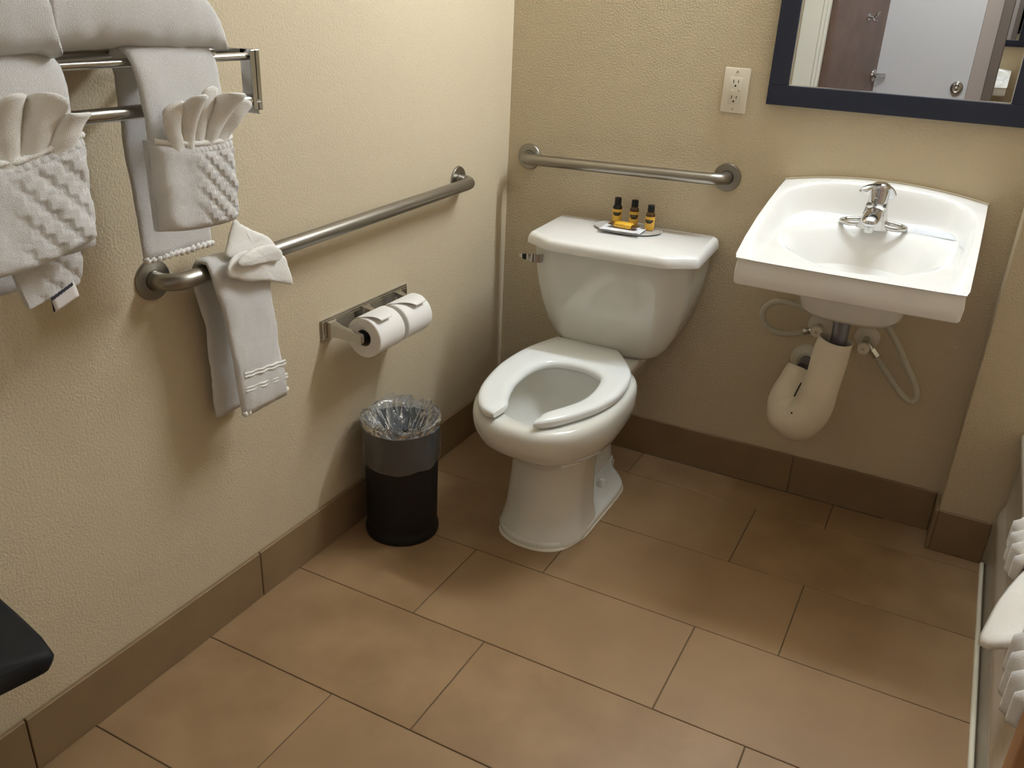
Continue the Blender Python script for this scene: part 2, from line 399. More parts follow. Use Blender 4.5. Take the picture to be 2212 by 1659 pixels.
# seat ring
outer = [(.408, -.803), (.365, -.787), (.322, -.726), (.292, -.636), (.275, -.512), (.283, -.378), (.316, -.256), (.330, -.246), (.417, -.244), (.506, -.246), (.522, -.256), (.577, -.330), (.616, -.411), (.630, -.524), (.613, -.627), (.574, -.717), (.540, -.770), (.513, -.795)]
inner = [(.414, -.733), (.389, -.680), (.366, -.600), (.362, -.508), (.380, -.446), (.419, -.417), (.479, -.414), (.529, -.439), (.551, -.472), (.562, -.546), (.556, -.614), (.531, -.678), (.509, -.730)]
N = 110
OU = resample(catmull([(x, y, 0) for x, y in outer], 8), N); IN = resample(catmull([(x, y, 0) for x, y in inner], 8), N)
# match by normalised arc so that the strips stay radial
prof = [(-.004, .018), (.0, .025), (.012, .0285), (.5, .0285), (-12, .0285), (-6, .0275), (-1.5, .023), (0, .014), (-1, .006), (-6, .002), (.5, .002), (.006, .002), (0, .006)]
rings = []
for i in range(N):
    o, q = OU[i], IN[i]; w = (q-o).length; d = (q-o)/w
    e = min(i, N-1-i); sh = 1.0 if e > 3 else (0.55, .80, .92, .98)[e]
    ring = []
    for t, h in ((.0, .012), (.0, .021), (.004, .0265), (.012, .029), (w*.3, .0295), (w*.7, .0290), (w-.014, .0275), (w-.005, .0235), (w, .016), (w, .008), (w-.006, .003), (w*.5, .002), (.006, .003)):
        tt = w/2+(t-w/2)*(1 if e > 3 else (.90, .96, .985, 1.0)[e]); hh = .015+(h-.015)*sh
        p = o+d*tt; ring.append((p.x, p.y, .4115+hh))
    rings.append(ring)
obj('seat', MB().loft(rings), M_SEAT, toi, smooth=50)
# tank
TR = Matrix.Translation((.455, 0, 0)) @ Matrix.Rotation(.06, 4, 'Z')
def oct_ring(hw, yb, ys, yf, hc, z, r=.012, k=3):
    P = [(-hw, yb), (-hw, ys), (-hc, yf), (hc, yf), (hw, ys), (hw, yb)]; out = []
    bow = .006
    for i, p in enumerate(P):
        a = Vector((*P[i-1], 0)); q = Vector((*p, 0)); c = Vector((*P[(i+1) % 6], 0))
        d1 = (a-q).normalized(); d2 = (c-q).normalized()
        rr = min(r, (a-q).length*.45, (c-q).length*.45)
        for j in range(k+1):
            t = j/k; s = q+d1*rr; e = q+d2*rr
            pt = s*(1-t)**2+q*2*t*(1-t)+e*t*t
            out.append(TR @ Vector((pt.x, pt.y, z)))
        if i == 2:
            for t in (.2, .4, .6, .8): out.append(TR @ Vector((lerp(-hc, hc, t), yf-bow*math.sin(PI*t), z)))
    return out
prof = [(.100, -.075, -.185, -.205, .085, .405), (.134, -.062, -.200, -.226, .110, .411), (.155, -.055, -.208, -.238, .124, .425), (.176, -.048, -.220, -.252, .136, .455), (.195, -.042, -.230, -.264, .144, .495), (.210, -.036, -.240, -.277, .150, .545), (.222, -.032, -.248, -.287, .154, .60), (.230, -.029, -.254, -.294, .157, .66), (.233, -.028, -.258, -.298, .158, .722)]
obj('tank', MB().loft([oct_ring(*p, r=.020, k=5) for p in prof]), M_CHINA, toi, smooth=60)
lidp = [(.244, -.026, -.270, -.318, .163, .719), (.249, -.025, -.277, -.330, .167, .7205), (.249, -.025, -.277, -.331, .167, .730), (.246, -.025, -.274, -.329, .166, .742), (.241, -.027, -.270, -.324, .164, .7485), (.233, -.031, -.263, -.316, .160, .752)]
obj('tank_lid', MB().loft([oct_ring(*p, r=.014, k=4) for p in lidp]), M_CHINA2, toi, smooth=60)
lv = obj('flush_lever', MB().loft([[(.277-.0*i, y, .681+z) for y, z in ((-.287, -.012), (-.296, -.012), (-.296, .012), (-.287, .012))] if i == 0 else
     [(x, yy+y, .680+z*s) for y, z in ((.004*s, -.012), (-.005*s, -.012), (-.005*s, .012), (.004*s, .012))] for i, (x, yy, s) in enumerate(((.277, -.29, 1), (.271, -.297, .95), (.252, -.303, .98), (.238, -.303, .8), (.222, -.300, .55), (.206, -.297, .38)))]), M_CHROME, toi, smooth=30)
obj('lever_band', MB().loft([[(x, -.302+y, .6800+z*s) for y, z in ((.006*s, -.013), (-.008*s, -.013), (-.008*s, .013), (.006*s, .013))] for x, s in ((.230, .62), (.219, .50))]), M_SLOT, lv, smooth=0)

# ------------------------------------------------------------------ grab bars
def grab_bar(name, P0, P1, out, label, r=.0165):
    """P0,P1 wall points; out = unit vector from the wall"""
    a, c, o = Vector(P0), Vector(P1), Vector(out); d = (c-a).normalized(); s = .055
    rt = root(name, P0, label, 'grab bar', None)
    path = [a+o*.002, a+o*.018]
    for i in range(1, 9):
        t = i/8*PI/2; R = .036; path.append(a+o*(.018+R*math.sin(t))+d*(R*(1-math.cos(t))))
    e = [c+o*.002, c+o*.018]
    for i in range(1, 9):
        t = i/8*PI/2; R = .036; e.append(c+o*(.018+R*math.sin(t))-d*(R*(1-math.cos(t))))
    obj('tube', MB().tube(path+e[::-1], r, 20), M_STEEL, rt, smooth=70)
    for p in (a, c):
        m = MB().lathe([(.039, 0.0), (.039, .003), (.037, .0055), (.0195, .0065), (.0185, .005), (.0175, .012)], n=32, axis='z')
        q = o.to_track_quat('Z', 'Y').to_matrix().to_4x4()
        obj('flange', m.xf(Matrix.Translation(p) @ q), M_STEEL, rt, smooth=40)
    return rt
grab_bar('grab_bar', (0, -1.400, .852), (0, -.307, .869), (1, 0, 0), 'long brushed steel grab bar on the left wall under the towel rack')
grab_bar('grab_bar', (.075, 0, .904), (.697, 0, .919), (0, -1, 0), 'short brushed steel grab bar on the back wall above the toilet tank')

# ------------------------------------------------------------------ wash basin
SX = 1.106
sk = root('sink', (SX, -.24, .80), 'white wall-hung slab-back sink under the navy framed mirror', 'sink')
RP = [(-.490, .828), (-.483, .832), (-.407, .861), (-.302, .889), (-.189, .910), (-.083, .926), (-.004, .935)]
def interp(P, x):
    for i in range(len(P)-1):
        if x <= P[i+1][0]: return lerp(P[i][1], P[i+1][1], (x-P[i][0])/(P[i+1][0]-P[i][0]))
    return P[-1][1]
DP = [(-.490, .828), (-.46, .834), (-.40, .842), (-.25, .852), (-.13, .866), (-.05, .872), (0, .873)]
def sink_z(u, y):
    x = u*.250
    arch = .026*(1-u*u)
    rim = interp(RP, y) + arch*sst(-.20, -.01, y)
    # rounded inner boundary of the raised rim: superellipse distance
    uu = abs(x)/.222; vv = max(0.0, (y+.27)/.222)
    dsup = (uu**5+vv**5)**(1/5)
    wI = sst(.90, 1.06, dsup)
    deck = interp(DP, y)
    z = lerp(deck, rim, wI)
    e = math.sqrt(((x-.004)/.178)**2 + ((y+.275)/(.148 if y > -.275 else .170))**2)
    if e < 1.14:
        z -= .135*(1-sst(.36, 1.14, e))
    return z
def sink_xy(u, v):
    y = -.485+.483*v
    hw = .2480-.004*(sst(.96, 1.0, 1-v))**2
    bow = .006*(1-u*u)*(1-sst(0, .2, v))
    return SX+u*hw, y-bow
NU, NV = 110, 100
m = MB()
def top(i, j):
    u = -1+2*i/NU; v = j/NV
    x, y = sink_xy(u, v); return (x, y, sink_z(u, -.488+.486*v))
idx = {}
vs = []; fs = []
for j in range(NV+1):
    for i in range(NU+1):
        idx[(i, j)] = len(vs); vs.append(top(i, j))
for j in range(NV):
    for i in range(NU):
        fs.append((idx[(i, j)], idx[(i+1, j)], idx[(i+1, j+1)], idx[(i, j+1)]))
per = [(i, 0) for i in range(NU)]+[(NU, j) for j in range(NV)]+[(i, NV) for i in range(NU, 0, -1)]+[(0, j) for j in range(NV, 0, -1)]
prev = [idx[p] for p in per]
cx, cy = SX, -.245
def skirt(y):      # underside height
    return .765 + .0*y
for k, (ins, dz) in enumerate(((-.0022, -.0006), (-.0040, -.0022), (-.0050, -.0055), (-.0052, -.010), (-.0045, -.25), (-.002, -.55), (.004, -.92), (.007, -.98), (.014, -1.0))):
    cur = []
    for p in per:
        x, y, z = vs[idx[p]]
        zb = .764
        zz = z+dz if dz > -.1 else lerp(z, zb, -dz)
        nx = x-cx; ny = y-cy; L = max(abs(nx)/.25, abs(ny)/.243)
        ex = abs(nx)/.25 > .96*L; ey = abs(ny)/.243 > .96*L
        X = x-math.copysign(ins, nx)*(1 if ex else 0); Y = y-math.copysign(ins, ny)*(1 if (ey and ny < 0) else 0)
        cur.append(len(vs)); vs.append((X, Y, zz))
    n = len(per)
    for i in range(n):
        q = (i+1) % n
        fs.append((prev[i], cur[i], cur[q], prev[q]))
    prev = cur
c0 = len(vs); vs.append((cx, cy, .760))
for i in range(len(prev)): fs.append((prev[i], c0, prev[(i+1) % len(prev)]))
m.add(vs, fs)
obj('basin', m, M_CHINA2, sk, smooth=60)
# underside of the bowl and wall bracket lugs
u = MB().loft([egg(SX+.004, yf, yb, hw, z, wide=.5, fsq=.7, fc=.8) for z, yf, yb, hw in ((.775, -.42, -.06, .165), (.745, -.395, -.075, .150), (.715, -.37, -.09, .132), (.685, -.35, -.11, .122), (.670, -.33, -.14, .110), (.664, -.29, -.17, .07))])
u.loft([rrect(SX-.13, SX+.13, -.10, -.002, z, .02) for z in (.78, .70, .672)])
obj('bowl_underside', u, M_CHINA2, sk, smooth=60)
obj('overflow_slot', MB().lathe([(.010, 0), (.010, .001)], c=(SX-.002, -.130, .80), n=16), M_SLOT, sk, smooth=0)
obj('drain', MB().lathe([(.030, .7375), (.030, .7395), (.022, .7395), (.018, .7365)], c=(SX+.004, -.275, 0), n=24), M_CHROME, sk, smooth=40)
DX, DY = 1.096, -.225
obj('tailpiece', MB().lathe([(.023, .690), (.023, .685), (.026, .684), (.026, .662), (.0215, .660), (.0205, .60), (.0205, .50)], c=(DX, DY, 0), n=24), M_DARKMETAL, sk, smooth=40)
# caulk between basin and wall
obj('wall_bead', MB().tube([(SX+.25*t, -.003, interp(RP, 0)+.026*(1-t*t)+.001) for t in [-1+i/10 for i in range(21)]], .0025, 6), M_CAULK, sk, smooth=60)

# faucet
FX, FY, FZ = 1.110, -.125, .8665
fc = root('faucet', (FX, FY, FZ), 'chrome single-lever faucet with looped base wings on the sink', 'faucet')
th = lambda s: [(FX+s*p[0], FY+p[1], FZ+.006+p[2]) for p in ((.012, -.020, .012), (.030, -.022, .003), (.052, -.022, 0), (.068, -.014, 0), (.076, .0, 0), (.068, .014, .001), (.050, .020, .003), (.028, .020, .006), (.010, .018, .014))]
for s in (-1, 1):
    P = catmull(th(s), 5)
    obj('base_wing', MB().tube(P, [.0066]*len(P), 10), M_CHROME2, fc, smooth=70)
bd = MB().loft([[(FX+x*w, FY+y0+(y+.5)*(y1-y0), FZ+z) for x, y in ((-1, -.5), (-.6, -.62), (0, -.66), (.6, -.62), (1, -.5), (1, .5), (.5, .6), (-.5, .6))]
                for z, w, y0, y1 in ((0.0, .037, -.030, .026), (.012, .031, -.032, .026), (.030, .026, -.040, .025), (.040, .0245, -.050, .024), (.052, .0235, -.030, .023), (.062, .0230, -.020, .023))])
obj('body', bd, M_CHROME2, fc, smooth=55)
sp = MB().loft([[(FX+w*math.cos(2*PI*i/16), y, FZ+z+h*math.sin(2*PI*i/16)) for i in range(16)] for y, z, w, h in
                ((FY-.012, .042, .0235, .014), (FY-.045, .041, .0235, .014), (FY-.075, .037, .0225, .013), (FY-.096, .032, .0205, .011), (FY-.106, .029, .0165, .009), (FY-.110, .028, .008, .004))])
spo = obj('spout', sp, M_CHROME, fc, smooth=60)
obj('aerator', MB().lathe([(.011, .006), (.011, .022), (.008, .023)], c=(FX, FY-.094, FZ), n=18), M_CHROME2, spo, smooth=40)
obj('cartridge_column', MB().lathe([(.0235, .058), (.0238, .063), (.0230, .068), (.0228, .085), (.0215, .094)], c=(FX, FY+.002, FZ), n=24), M_CHROME, fc, smooth=40)
hd = MB()
hp = catmull([(FX+.016, FY+.014, FZ+.080), (FX+.010, FY+.008, FZ+.094), (FX, FY-.004, FZ+.101), (FX-.014, FY-.024, FZ+.104), (FX-.025, FY-.044, FZ+.102), (FX-.032, FY-.058, FZ+.096)], 5)
nn = len(hp)
hd.loft([[(p.x+lerp(.0245, .0115, i/(nn-1))*math.cos(2*PI*k/16)*.9, p.y+lerp(.018, .011, i/(nn-1))*math.cos(2*PI*k/16)*.5, p.z+lerp(.0135, .0035, min(1, i/(nn-1)*1.2))*math.sin(2*PI*k/16)) for k in range(16)] for i, p in enumerate(hp)])
hd.lathe([(.0222, .092), (.0228, .098), (.0205, .106), (.012, .111)], c=(FX, FY+.004, FZ), n=22)
obj('lever_handle', hd, M_CHROME, fc, smooth=60)
obj('temperature_button', MB().lathe([(.0045, 0), (.0045, .0015), (.003, .002)], n=14, axis='y').xf(Matrix.Translation((FX-.003, FY-.0205, FZ+.078)) @ Matrix.Rotation(PI, 4, 'X')), M_CHROME2, fc, smooth=40)

# soap packet on the ledge
pk = root('soap_packet', (1.262, -.09, .871), 'clear wrapped white packet lying on the sink ledge right of the faucet', 'packet')
Mp = Matrix.Translation((1.262, -.090, .8700)) @ Matrix.Rotation(-.16, 4, 'Z') @ Matrix.Rotation(.09, 4, 'X')
obj('sheet', MB().box(-.056, .056, -.045, .045, 0, .0012, .0005).xf(Mp), M_SACHET, pk, smooth=30)
obj('wrapper', MB().grid(lambda a, b_: (lerp(-.066, .066, a), lerp(-.052, .052, b_), .0020+.0010*noise.noise(Vector((a*9, b_*9, 4)))), 16, 14).xf(Mp), M_CLEAR, pk, smooth=70)

# drain sleeve, supply lines
vs_ = root('drain_sleeve', (1.07, -.2, .3), 'pale vinyl insulating sleeve hanging around the sink drain trap', 'pipe cover')
P = catmull([(1.090, -.225, .592), (1.082, -.224, .53), (1.077, -.222, .45), (1.066, -.215, .385), (1.045, -.20, .338), (1.018, -.172, .322), (.996, -.135, .336), (.988, -.105, .375), (.990, -.088, .415), (.994, -.078, .435)], 6)
RR = [.046, .044, .041, .043, .047, .052, .056, .060, .063, .066, .068, .069, .070, .071, .072, .073]
nP = len(P)
rad = [interp([(0, .042), (.15, .044), (.35, .047), (.5, .056), (.62, .061), (.72, .055), (.85, .040), (1.01, .030)], i/(nP-1)) for i in range(nP)]
sl = MB().tube(P, rad, 28, caps=False).noise(.004, 16, 5)
so = obj('sleeve', sl, M_VINYL, vs_, smooth=80, solid=.003)
obj('snap_hole', MB().lathe([(.0026, 0), (.0026, .001)], n=10, axis='y').xf(Matrix.Translation((1.020, -.252, .372))), M_SLOT, vs_, smooth=0)
obj('seam', MB().tube([(1.017, -.236, .415), (1.0225, -.246, .438), (1.029, -.251, .462)], .0018, 6), M_SLOT, vs_, smooth=60)
de = root('drain_escutcheon', (1.003, 0, .432), 'white round drain escutcheon on the wall behind the vinyl sleeve', 'escutcheon')
obj('plate', MB().lathe([(.048, 0), (.048, .004), (.042, .012), (.026, .018), (.024, .016)], n=32, axis='y').xf(Matrix.Translation((1.003, 0, .435)) @ Matrix.Rotation(PI, 4, 'Z')), M_PLATE2, de, smooth=40)
obj('drain_arm', MB().tube([(1.003, -.002, .435), (1.003, -.07, .43)], .019, 16), M_DARKMETAL, de, smooth=60)
def stop_valve(x, z, name, label, handle):
    r = root(name, (x, 0, z), label, 'supply valve')
    obj('escutcheon', MB().lathe([(.034, 0), (.034, .003), (.028, .010), (.014, .014)], n=28, axis='y').xf(Matrix.Translation((x, 0, z)) @ Matrix.Rotation(PI, 4, 'Z')), M_PLATE2, r, smooth=40)
    obj('body', MB().tube([(x, -.005, z), (x, -.050, z)], .0095, 14).tube([(x, -.040, z), (x+handle[2]*.026, -.040, z+handle[3]*.026)], .008, 12), M_CHROME2, r, smooth=60)
    obj('handle', MB().lathe([(.004, 0), (.016, .002), (.0175, .008), (.0155, .016), (.004, .017), (.0035, .013)], n=16, axis='y').xf(Matrix.Translation((x+handle[0], -.05, z+handle[1])) @ Matrix.Rotation(PI, 4, 'Z')), M_PLATE2, r, smooth=40)
    return r
vr = stop_valve(1.148, .535, 'stop_valve', 'right supply stop valve with pale handle under the sink', (0, -.012, .75, -.6))
obj('nut', MB().tube([(1.167, -.040, .518), (1.184, -.041, .500)], .011, 6), M_CHROME2, vr, smooth=20)
vl2 = stop_valve(1.020, .545, 'stop_valve', 'left supply stop valve half hidden behind the vinyl sleeve', (0.0, .0, -.85, -.35))
obj('nut', MB().tube([(.998, -.040, .536), (.984, -.042, .530)], .010, 6), M_CHROME2, vl2, smooth=20)
def hose(pts, label, r=.0085):
    P = catmull(pts, 10)
    m = MB(); n = len(P)*3; Q = resample(P, n)
    m.tube(Q, [r*(1+.07*math.sin(i*2.1)) for i in range(n)], 10)
    return obj('supply_hose', m, M_HOSE, None, loc=pts[0], smooth=80, label=label, cat='hose')
hose([(.984, -.042, .530), (.95, -.050, .520), (.91, -.06, .520), (.875, -.065, .542), (.870, -.068, .580), (.893, -.07, .608), (.935, -.072, .616), (.985, -.075, .606), (1.035, -.085, .600), (1.058, -.11, .640), (1.062, -.12, .70)], 'braided supply hose looping out left under the sink')
hose([(1.184, -.041, .500), (1.225, -.047, .455), (1.262, -.055, .420), (1.292, -.06, .400), (1.306, -.06, .415), (1.292, -.06, .455), (1.262, -.06, .50), (1.225, -.065, .56), (1.178, -.085, .63), (1.15, -.11, .70)], 'braided supply hose drooping to the right under the sink')

# ------------------------------------------------------------------ mirror and outlet
fm = root('framed_mirror', (1.085, 0, 1.55), 'large wall mirror in a flat navy frame above the sink', 'mirror')
x0, x1, z0, z1, w = .776, 1.396, 1.125, 2.02, .0505
for r in ((x0, x1, z0, z0+w), (x0, x1, z1-w, z1), (x0, x0+w, z0+w, z1-w), (x1-w, x1, z0+w, z1-w)):
    obj('frame_rail', MB().box(r[0], r[1], -.024, -.002, r[2], r[3], .0015), M_FRAME, fm, smooth=0)
obj('mirror_pane', MB().box(x0+w-.004, x1-w+.004, -.016, -.010, z0+w-.004, z1-w+.004), M_MIRROR, fm, smooth=0)
obj('bevel_strip', MB().box(x0+w, x1-w, -.0185, -.016, z0+w, z0+w+.0025).box(x0+w, x0+w+.002, -.0185, -.016, z0+w, z1-w).box(x1-w-.002, x1-w, -.0185, -.016, z0+w, z1-w), M_BEVEL, fm, smooth=0)

oc = (.686, 1.150)
ol = root('wall_outlet', (oc[0], 0, oc[1]), 'ivory double wall outlet left of the navy mirror', 'outlet')
obj('cover_plate', MB().box(oc[0]-.035, oc[0]+.035, -.006, 0, oc[1]-.058, oc[1]+.058, .003), M_PLATE, ol, smooth=40)
obj('receptacle', MB().box(oc[0]-.0165, oc[0]+.0165, -.0085, -.005, oc[1]-.0335, oc[1]+.0335, .0012), M_PLATE2, ol, smooth=40)
for dz in (.020, -.020):
    s_ = MB().box(oc[0]-.0075, oc[0]-.0055, -.0088, -.008, oc[1]+dz-.001, oc[1]+dz+.0075).box(oc[0]+.0053, oc[0]+.0073, -.0088, -.008, oc[1]+dz, oc[1]+dz+.0070)
    s_.lathe([(.0026, -.0088), (.0026, -.008)], c=(oc[0]-.0003, 0, oc[1]+dz-.0075), n=12, axis='y')
    obj('socket_slots', s_, M_SLOT, ol, smooth=0)
obj('test_button', MB().box(oc[0]-.012, oc[0]-.0035, -.0094, -.008, oc[1]-.0028, oc[1]+.0028, .0005), M_PLATE, ol, smooth=0)
obj('test_button', MB().box(oc[0]-.0025, oc[0]+.006, -.0094, -.008, oc[1]-.0028, oc[1]+.0028, .0005), M_PLATE, ol, smooth=0)
obj('indicator', MB().lathe([(.0015, -.0092), (.0015, -.008)], c=(oc[0]+.0105, 0, oc[1]+.0005), n=10, axis='y'), M_SLOT, ol, smooth=0)
for dz, an in ((.048, .5), (-.048, -1.2)):
    sc_ = obj('screw', MB().lathe([(.0032, -.0070), (.0028, -.0066), (.0032, -.0058)], c=(oc[0], 0, oc[1]+dz), n=14, axis='y'), M_PLATE2, ol, smooth=40)
    obj('screw_slot', MB().box(-.0029, .0029, -.0004, 0, -.0005, .0005).xf(Matrix.Translation((oc[0], -.0070, oc[1]+dz)) @ Matrix.Rotation(-an, 4, 'Y')), M_SLOT, sc_, smooth=0)

# ------------------------------------------------------------------ toilet paper holder and rolls
tz = .603
tp = root('paper_holder', (0, -.76, tz), 'chrome double toilet paper holder on the left wall', 'holder')
def plate_ring(y0, y1, za, zb): return [(y0, za), (y1, za), (y1, zb), (y0, zb)]
m = MB()
m.loft([[(x, y, z) for y, z in plate_ring(-.937+i, -.575-i, .579+i, .628-i)] for x, i in ((0, 0), (.004, 0), (.004, .003), (.008, .004), (.008, .007), (.011, .009))])
obj('back_plate', m, M_CHROME2, tp, smooth=20)
AX, RZ = .089, .595
for y in (-.908, -.770, -.628):
    a_ = MB().loft([[(x, y+s*hw, RZ+dz+h*t) for s, t in ((-1, -1), (1, -1), (1, 1), (-1, 1))] for x, hw, h, dz in
                    ((.009, .016, .021, .008), (.014, .016, .021, .008), (.017, .011, .018, .008), (.040, .007, .0145, .005), (.070, .0055, .0135, .002), (.095, .0055, .0125, .0), (.103, .005, .011, .0), (.106, .003, .008, 0))])
    obj('arm', a_, M_CHROME2, tp, smooth=20)
for y0, y1 in ((-.908, -.770), (-.770, -.628)):
    obj('roller', MB().lathe([(.006, y0+.004), (.006, y0+.02), (.0135, y0+.022), (.0135, y1-.022), (.006, y1-.02), (.006, y1-.004)], c=(AX, 0, RZ), n=18, axis='y'), M_BLACK, tp, smooth=40)
def roll(y0, y1, R, label, tip):
    zc = RZ-.0075
    r = root('toilet_roll', (AX, (y0+y1)/2, zc), label, 'toilet paper', 'toilet rolls on the holder')
    m = MB(); prof = [(.0215, y0), (R-.002, y0), (R, y0+.002), (R, y1-.002), (R-.002, y1), (.0215, y1), (.0215, y0)]
    m.lathe(prof, c=(AX, 0, zc), n=56, axis='y', cap0=False, cap1=False)
    obj('paper', m, M_PAPER, r, smooth=40)
    obj('core', MB().lathe([(.0212, y0+.001), (.0212, y1-.001), (.0198, y1-.001), (.0198, y0+.001), (.0212, y0+.001)], c=(AX, 0, zc), n=32, axis='y', cap0=False, cap1=False), M_CARD, r, smooth=40)
    # folded pointed end sheet lying on the roll
    A0, A1, tipa = tip
    def f(u, v):
        # v 0 at the attached line (angle A0), 1 at the pointed end
        a = lerp(A0, A1, v); w_ = (y1-y0-.003)/2; yc = (y0+y1)/2
        hw = w_*(1 if v < .3 else lerp(1, .42, (v-.3)/.7)); yy = yc+tipa*w_*max(0, v-.3)+(2*u-1)*hw
        lift = .0014+.011*sst(.25, 1, v)**1.3
        return (AX+(R+lift)*math.cos(a), yy, zc+(R+lift)*math.sin(a))
    obj('folded_sheet', MB().grid(f, 12, 16), M_PAPER, r, smooth=80, solid=.0009)
    return r
roll(-.884, -.779, .0505, 'nearer toilet roll with a point-folded sheet, showing its core', (2.1, .85, -.35))
roll(-.761, -.652, .0490, 'farther toilet roll with a point-folded sheet, nearer the toilet', (2.1, .80, .30))

# ------------------------------------------------------------------ waste bin with liner
BX, BY = .124, -.780
obj('waste_bin', MB().lathe([(.001, .004), (.098, .004), (.100, .002), (.1005, .008), (.0995, .018), (.0960, .024), (.0958, .04), (.0985, .30), (.1005, .318), (.1000, .322), (.0975, .322), (.0960, .316), (.0955, .30), (.092, .03), (.001, .026)], c=(BX, BY, 0), n=56, cap0=False, cap1=False), M_BLACK, None, loc=(BX, BY, 0), smooth=40, label='round black waste bin on the floor between left wall and toilet', cat='bin')
ln = root('bin_liner', (BX, BY, .2), 'clear crumpled plastic liner folded over the rim of the black bin', 'bin liner')
def cuff(u, v):
    a = 2*PI*u; z = lerp(.326, .224+.004*math.sin(a*2+1)+.002*math.sin(a*7), v)
    r = .1035+.002*math.sin(a*9+v*3)*v+.0016*noise.noise(Vector((math.cos(a)*4, math.sin(a)*4, v*6)))
    return (BX+r*math.cos(a), BY+r*math.sin(a), z)
obj('cuff', MB().grid(cuff, 120, 14), M_CUFF, ln, smooth=180)
def inside(u, v):
    a = 2*PI*u
    q = Vector((math.cos(a)*2.0, math.sin(a)*2.0, v*2.2))
    n1 = noise.noise(q*1.3+Vector((3, 1, 7))); n2 = 1-2.4*abs(noise.noise(q*2.3+Vector((1, 5, 2)))); n3 = 1-2.4*abs(noise.noise(q*5.0))
    if v < .22:
        t = v/.22; k = math.sin(PI*t)
        r = .1035+.006*k*n1+.003*k*n3; z = .326+.016*t+k*(.008+.011*max(0, n2)+.014*max(0, math.sin(a-.6))*(.4+n1))
    else:
        t = (v-.22)/.78; k = math.sin(PI*min(1, t*1.05))
        r = lerp(.1, .010, t**1.05)+.034*n2*k*.6+.012*n3*k+.02*n1*k
        z = .342-.10*t+.040*n2*k+.016*n3*k+.02*n1*k
        r = min(r, .0945) if z < .324 else min(r, .102)
        r = max(r, .004)
    return (BX+r*math.cos(a), BY+r*math.sin(a), z)
obj('crumpled_film', MB().grid(inside, 130, 56), M_LINER, ln, smooth=55)
obj('rim_fold', MB().tube([(BX+(.1035+.0025*math.sin(i*.9))*math.cos(2*PI*i/72), BY+(.1035+.0025*math.sin(i*.9))*math.sin(2*PI*i/72), .327+.007*noise.noise(Vector((math.cos(2*PI*i/72)*3, math.sin(2*PI*i/72)*3, 2)))) for i in range(73)], .0014, 5), M_LINER, ln, smooth=80)

# ------------------------------------------------------------------ towel rack on the left wall
YR, YL = -1.318, -2.02
rk = root('towel_rack', (0, -1.67, 1.22), 'polished steel towel shelf with hanging bar on the left wall', 'towel rack')
FXr = .205
for y in (YR, YL):
    m = MB().box(0, .006, y-.020, y+.020, 1.165, 1.275, .002)
    m.box(.004, FXr+.012, y-.002, y+.002, 1.246, 1.264, .001)
    m.box(FXr-.020, FXr+.012, y-.002, y+.002, 1.162, 1.264, .001)
    m.box(FXr+.008, FXr+.012, y-.010, y+.010, 1.168, 1.264, .0015)
    br = obj('bracket', m, M_CHROME2, rk, smooth=0)
    for zz, rr in ((1.254, .010), (1.183, .0125)):
        obj('end_cap', MB().lathe([(rr, y-.004), (rr, y+.006), (rr-.003, y+.009)], c=(FXr, 0, zz), n=18, axis='y'), M_CHROME, br, smooth=40)
for x, z, r in ((FXr, 1.253, .0062), (.135, 1.258, .0062), (.065, 1.258, .0062)):
    obj('shelf_rail', MB().tube([(x, YL, z), (x, YR, z)], r, 14), M_CHROME2, rk, smooth=60)
obj('hanging_bar', MB().tube([(FXr, YL, 1.187), (FXr, YR, 1.184)], .0100, 20), M_CHROME2, rk, smooth=60)

# ------------------------------------------------------------------ towels
def slab(path, yl, yr, th, ny=26, seed=0.0, amp=.004, sc_=14, rnd=.4):
    """cloth slab along path [(x,z)] ; yl, yr functions of t; th function of t"""
    P = [Vector((p[0], 0, p[1])) for p in path]; n = len(P); rings = []
    for i, p in enumerate(P):
        t = i/(n-1)
        T = (P[min(n-1, i+1)]-P[max(0, i-1)]).normalized(); Nn = Vector((T.z, 0, -T.x))
        a, b_ = yl(t), yr(t); yc, hw = (a+b_)/2, (b_-a)/2; h = th(t)/2
        ring = []
        for k in range(ny):
            s = -1+2*k/(ny-1); s = math.copysign(abs(s)**.8, s)
            ring.append((s, (1-abs(s)**8)**.5))
        full = [(s, e) for s, e in ring]+[(s, -e) for s, e in ring[::-1][1:-1]]
        rings.append([tuple(Vector((p.x, yc+s*hw, p.z))+Nn*(h*e)) for s, e in full])
    m = MB().loft(rings)
    m.noise(amp, sc_, seed); m.noise(amp*.35, sc_*4.5, seed+5)
    return m
def drape_path(pts, n): return [(p.x, p.y) for p in resample(catmull([(a, b_, 0) for a, b_ in pts], 8), n)]
lin = lambda *P: (lambda t: interp([(p[0], p[1]) for p in P]+[(P[-1][0]+1e-6, P[-1][1])], t))

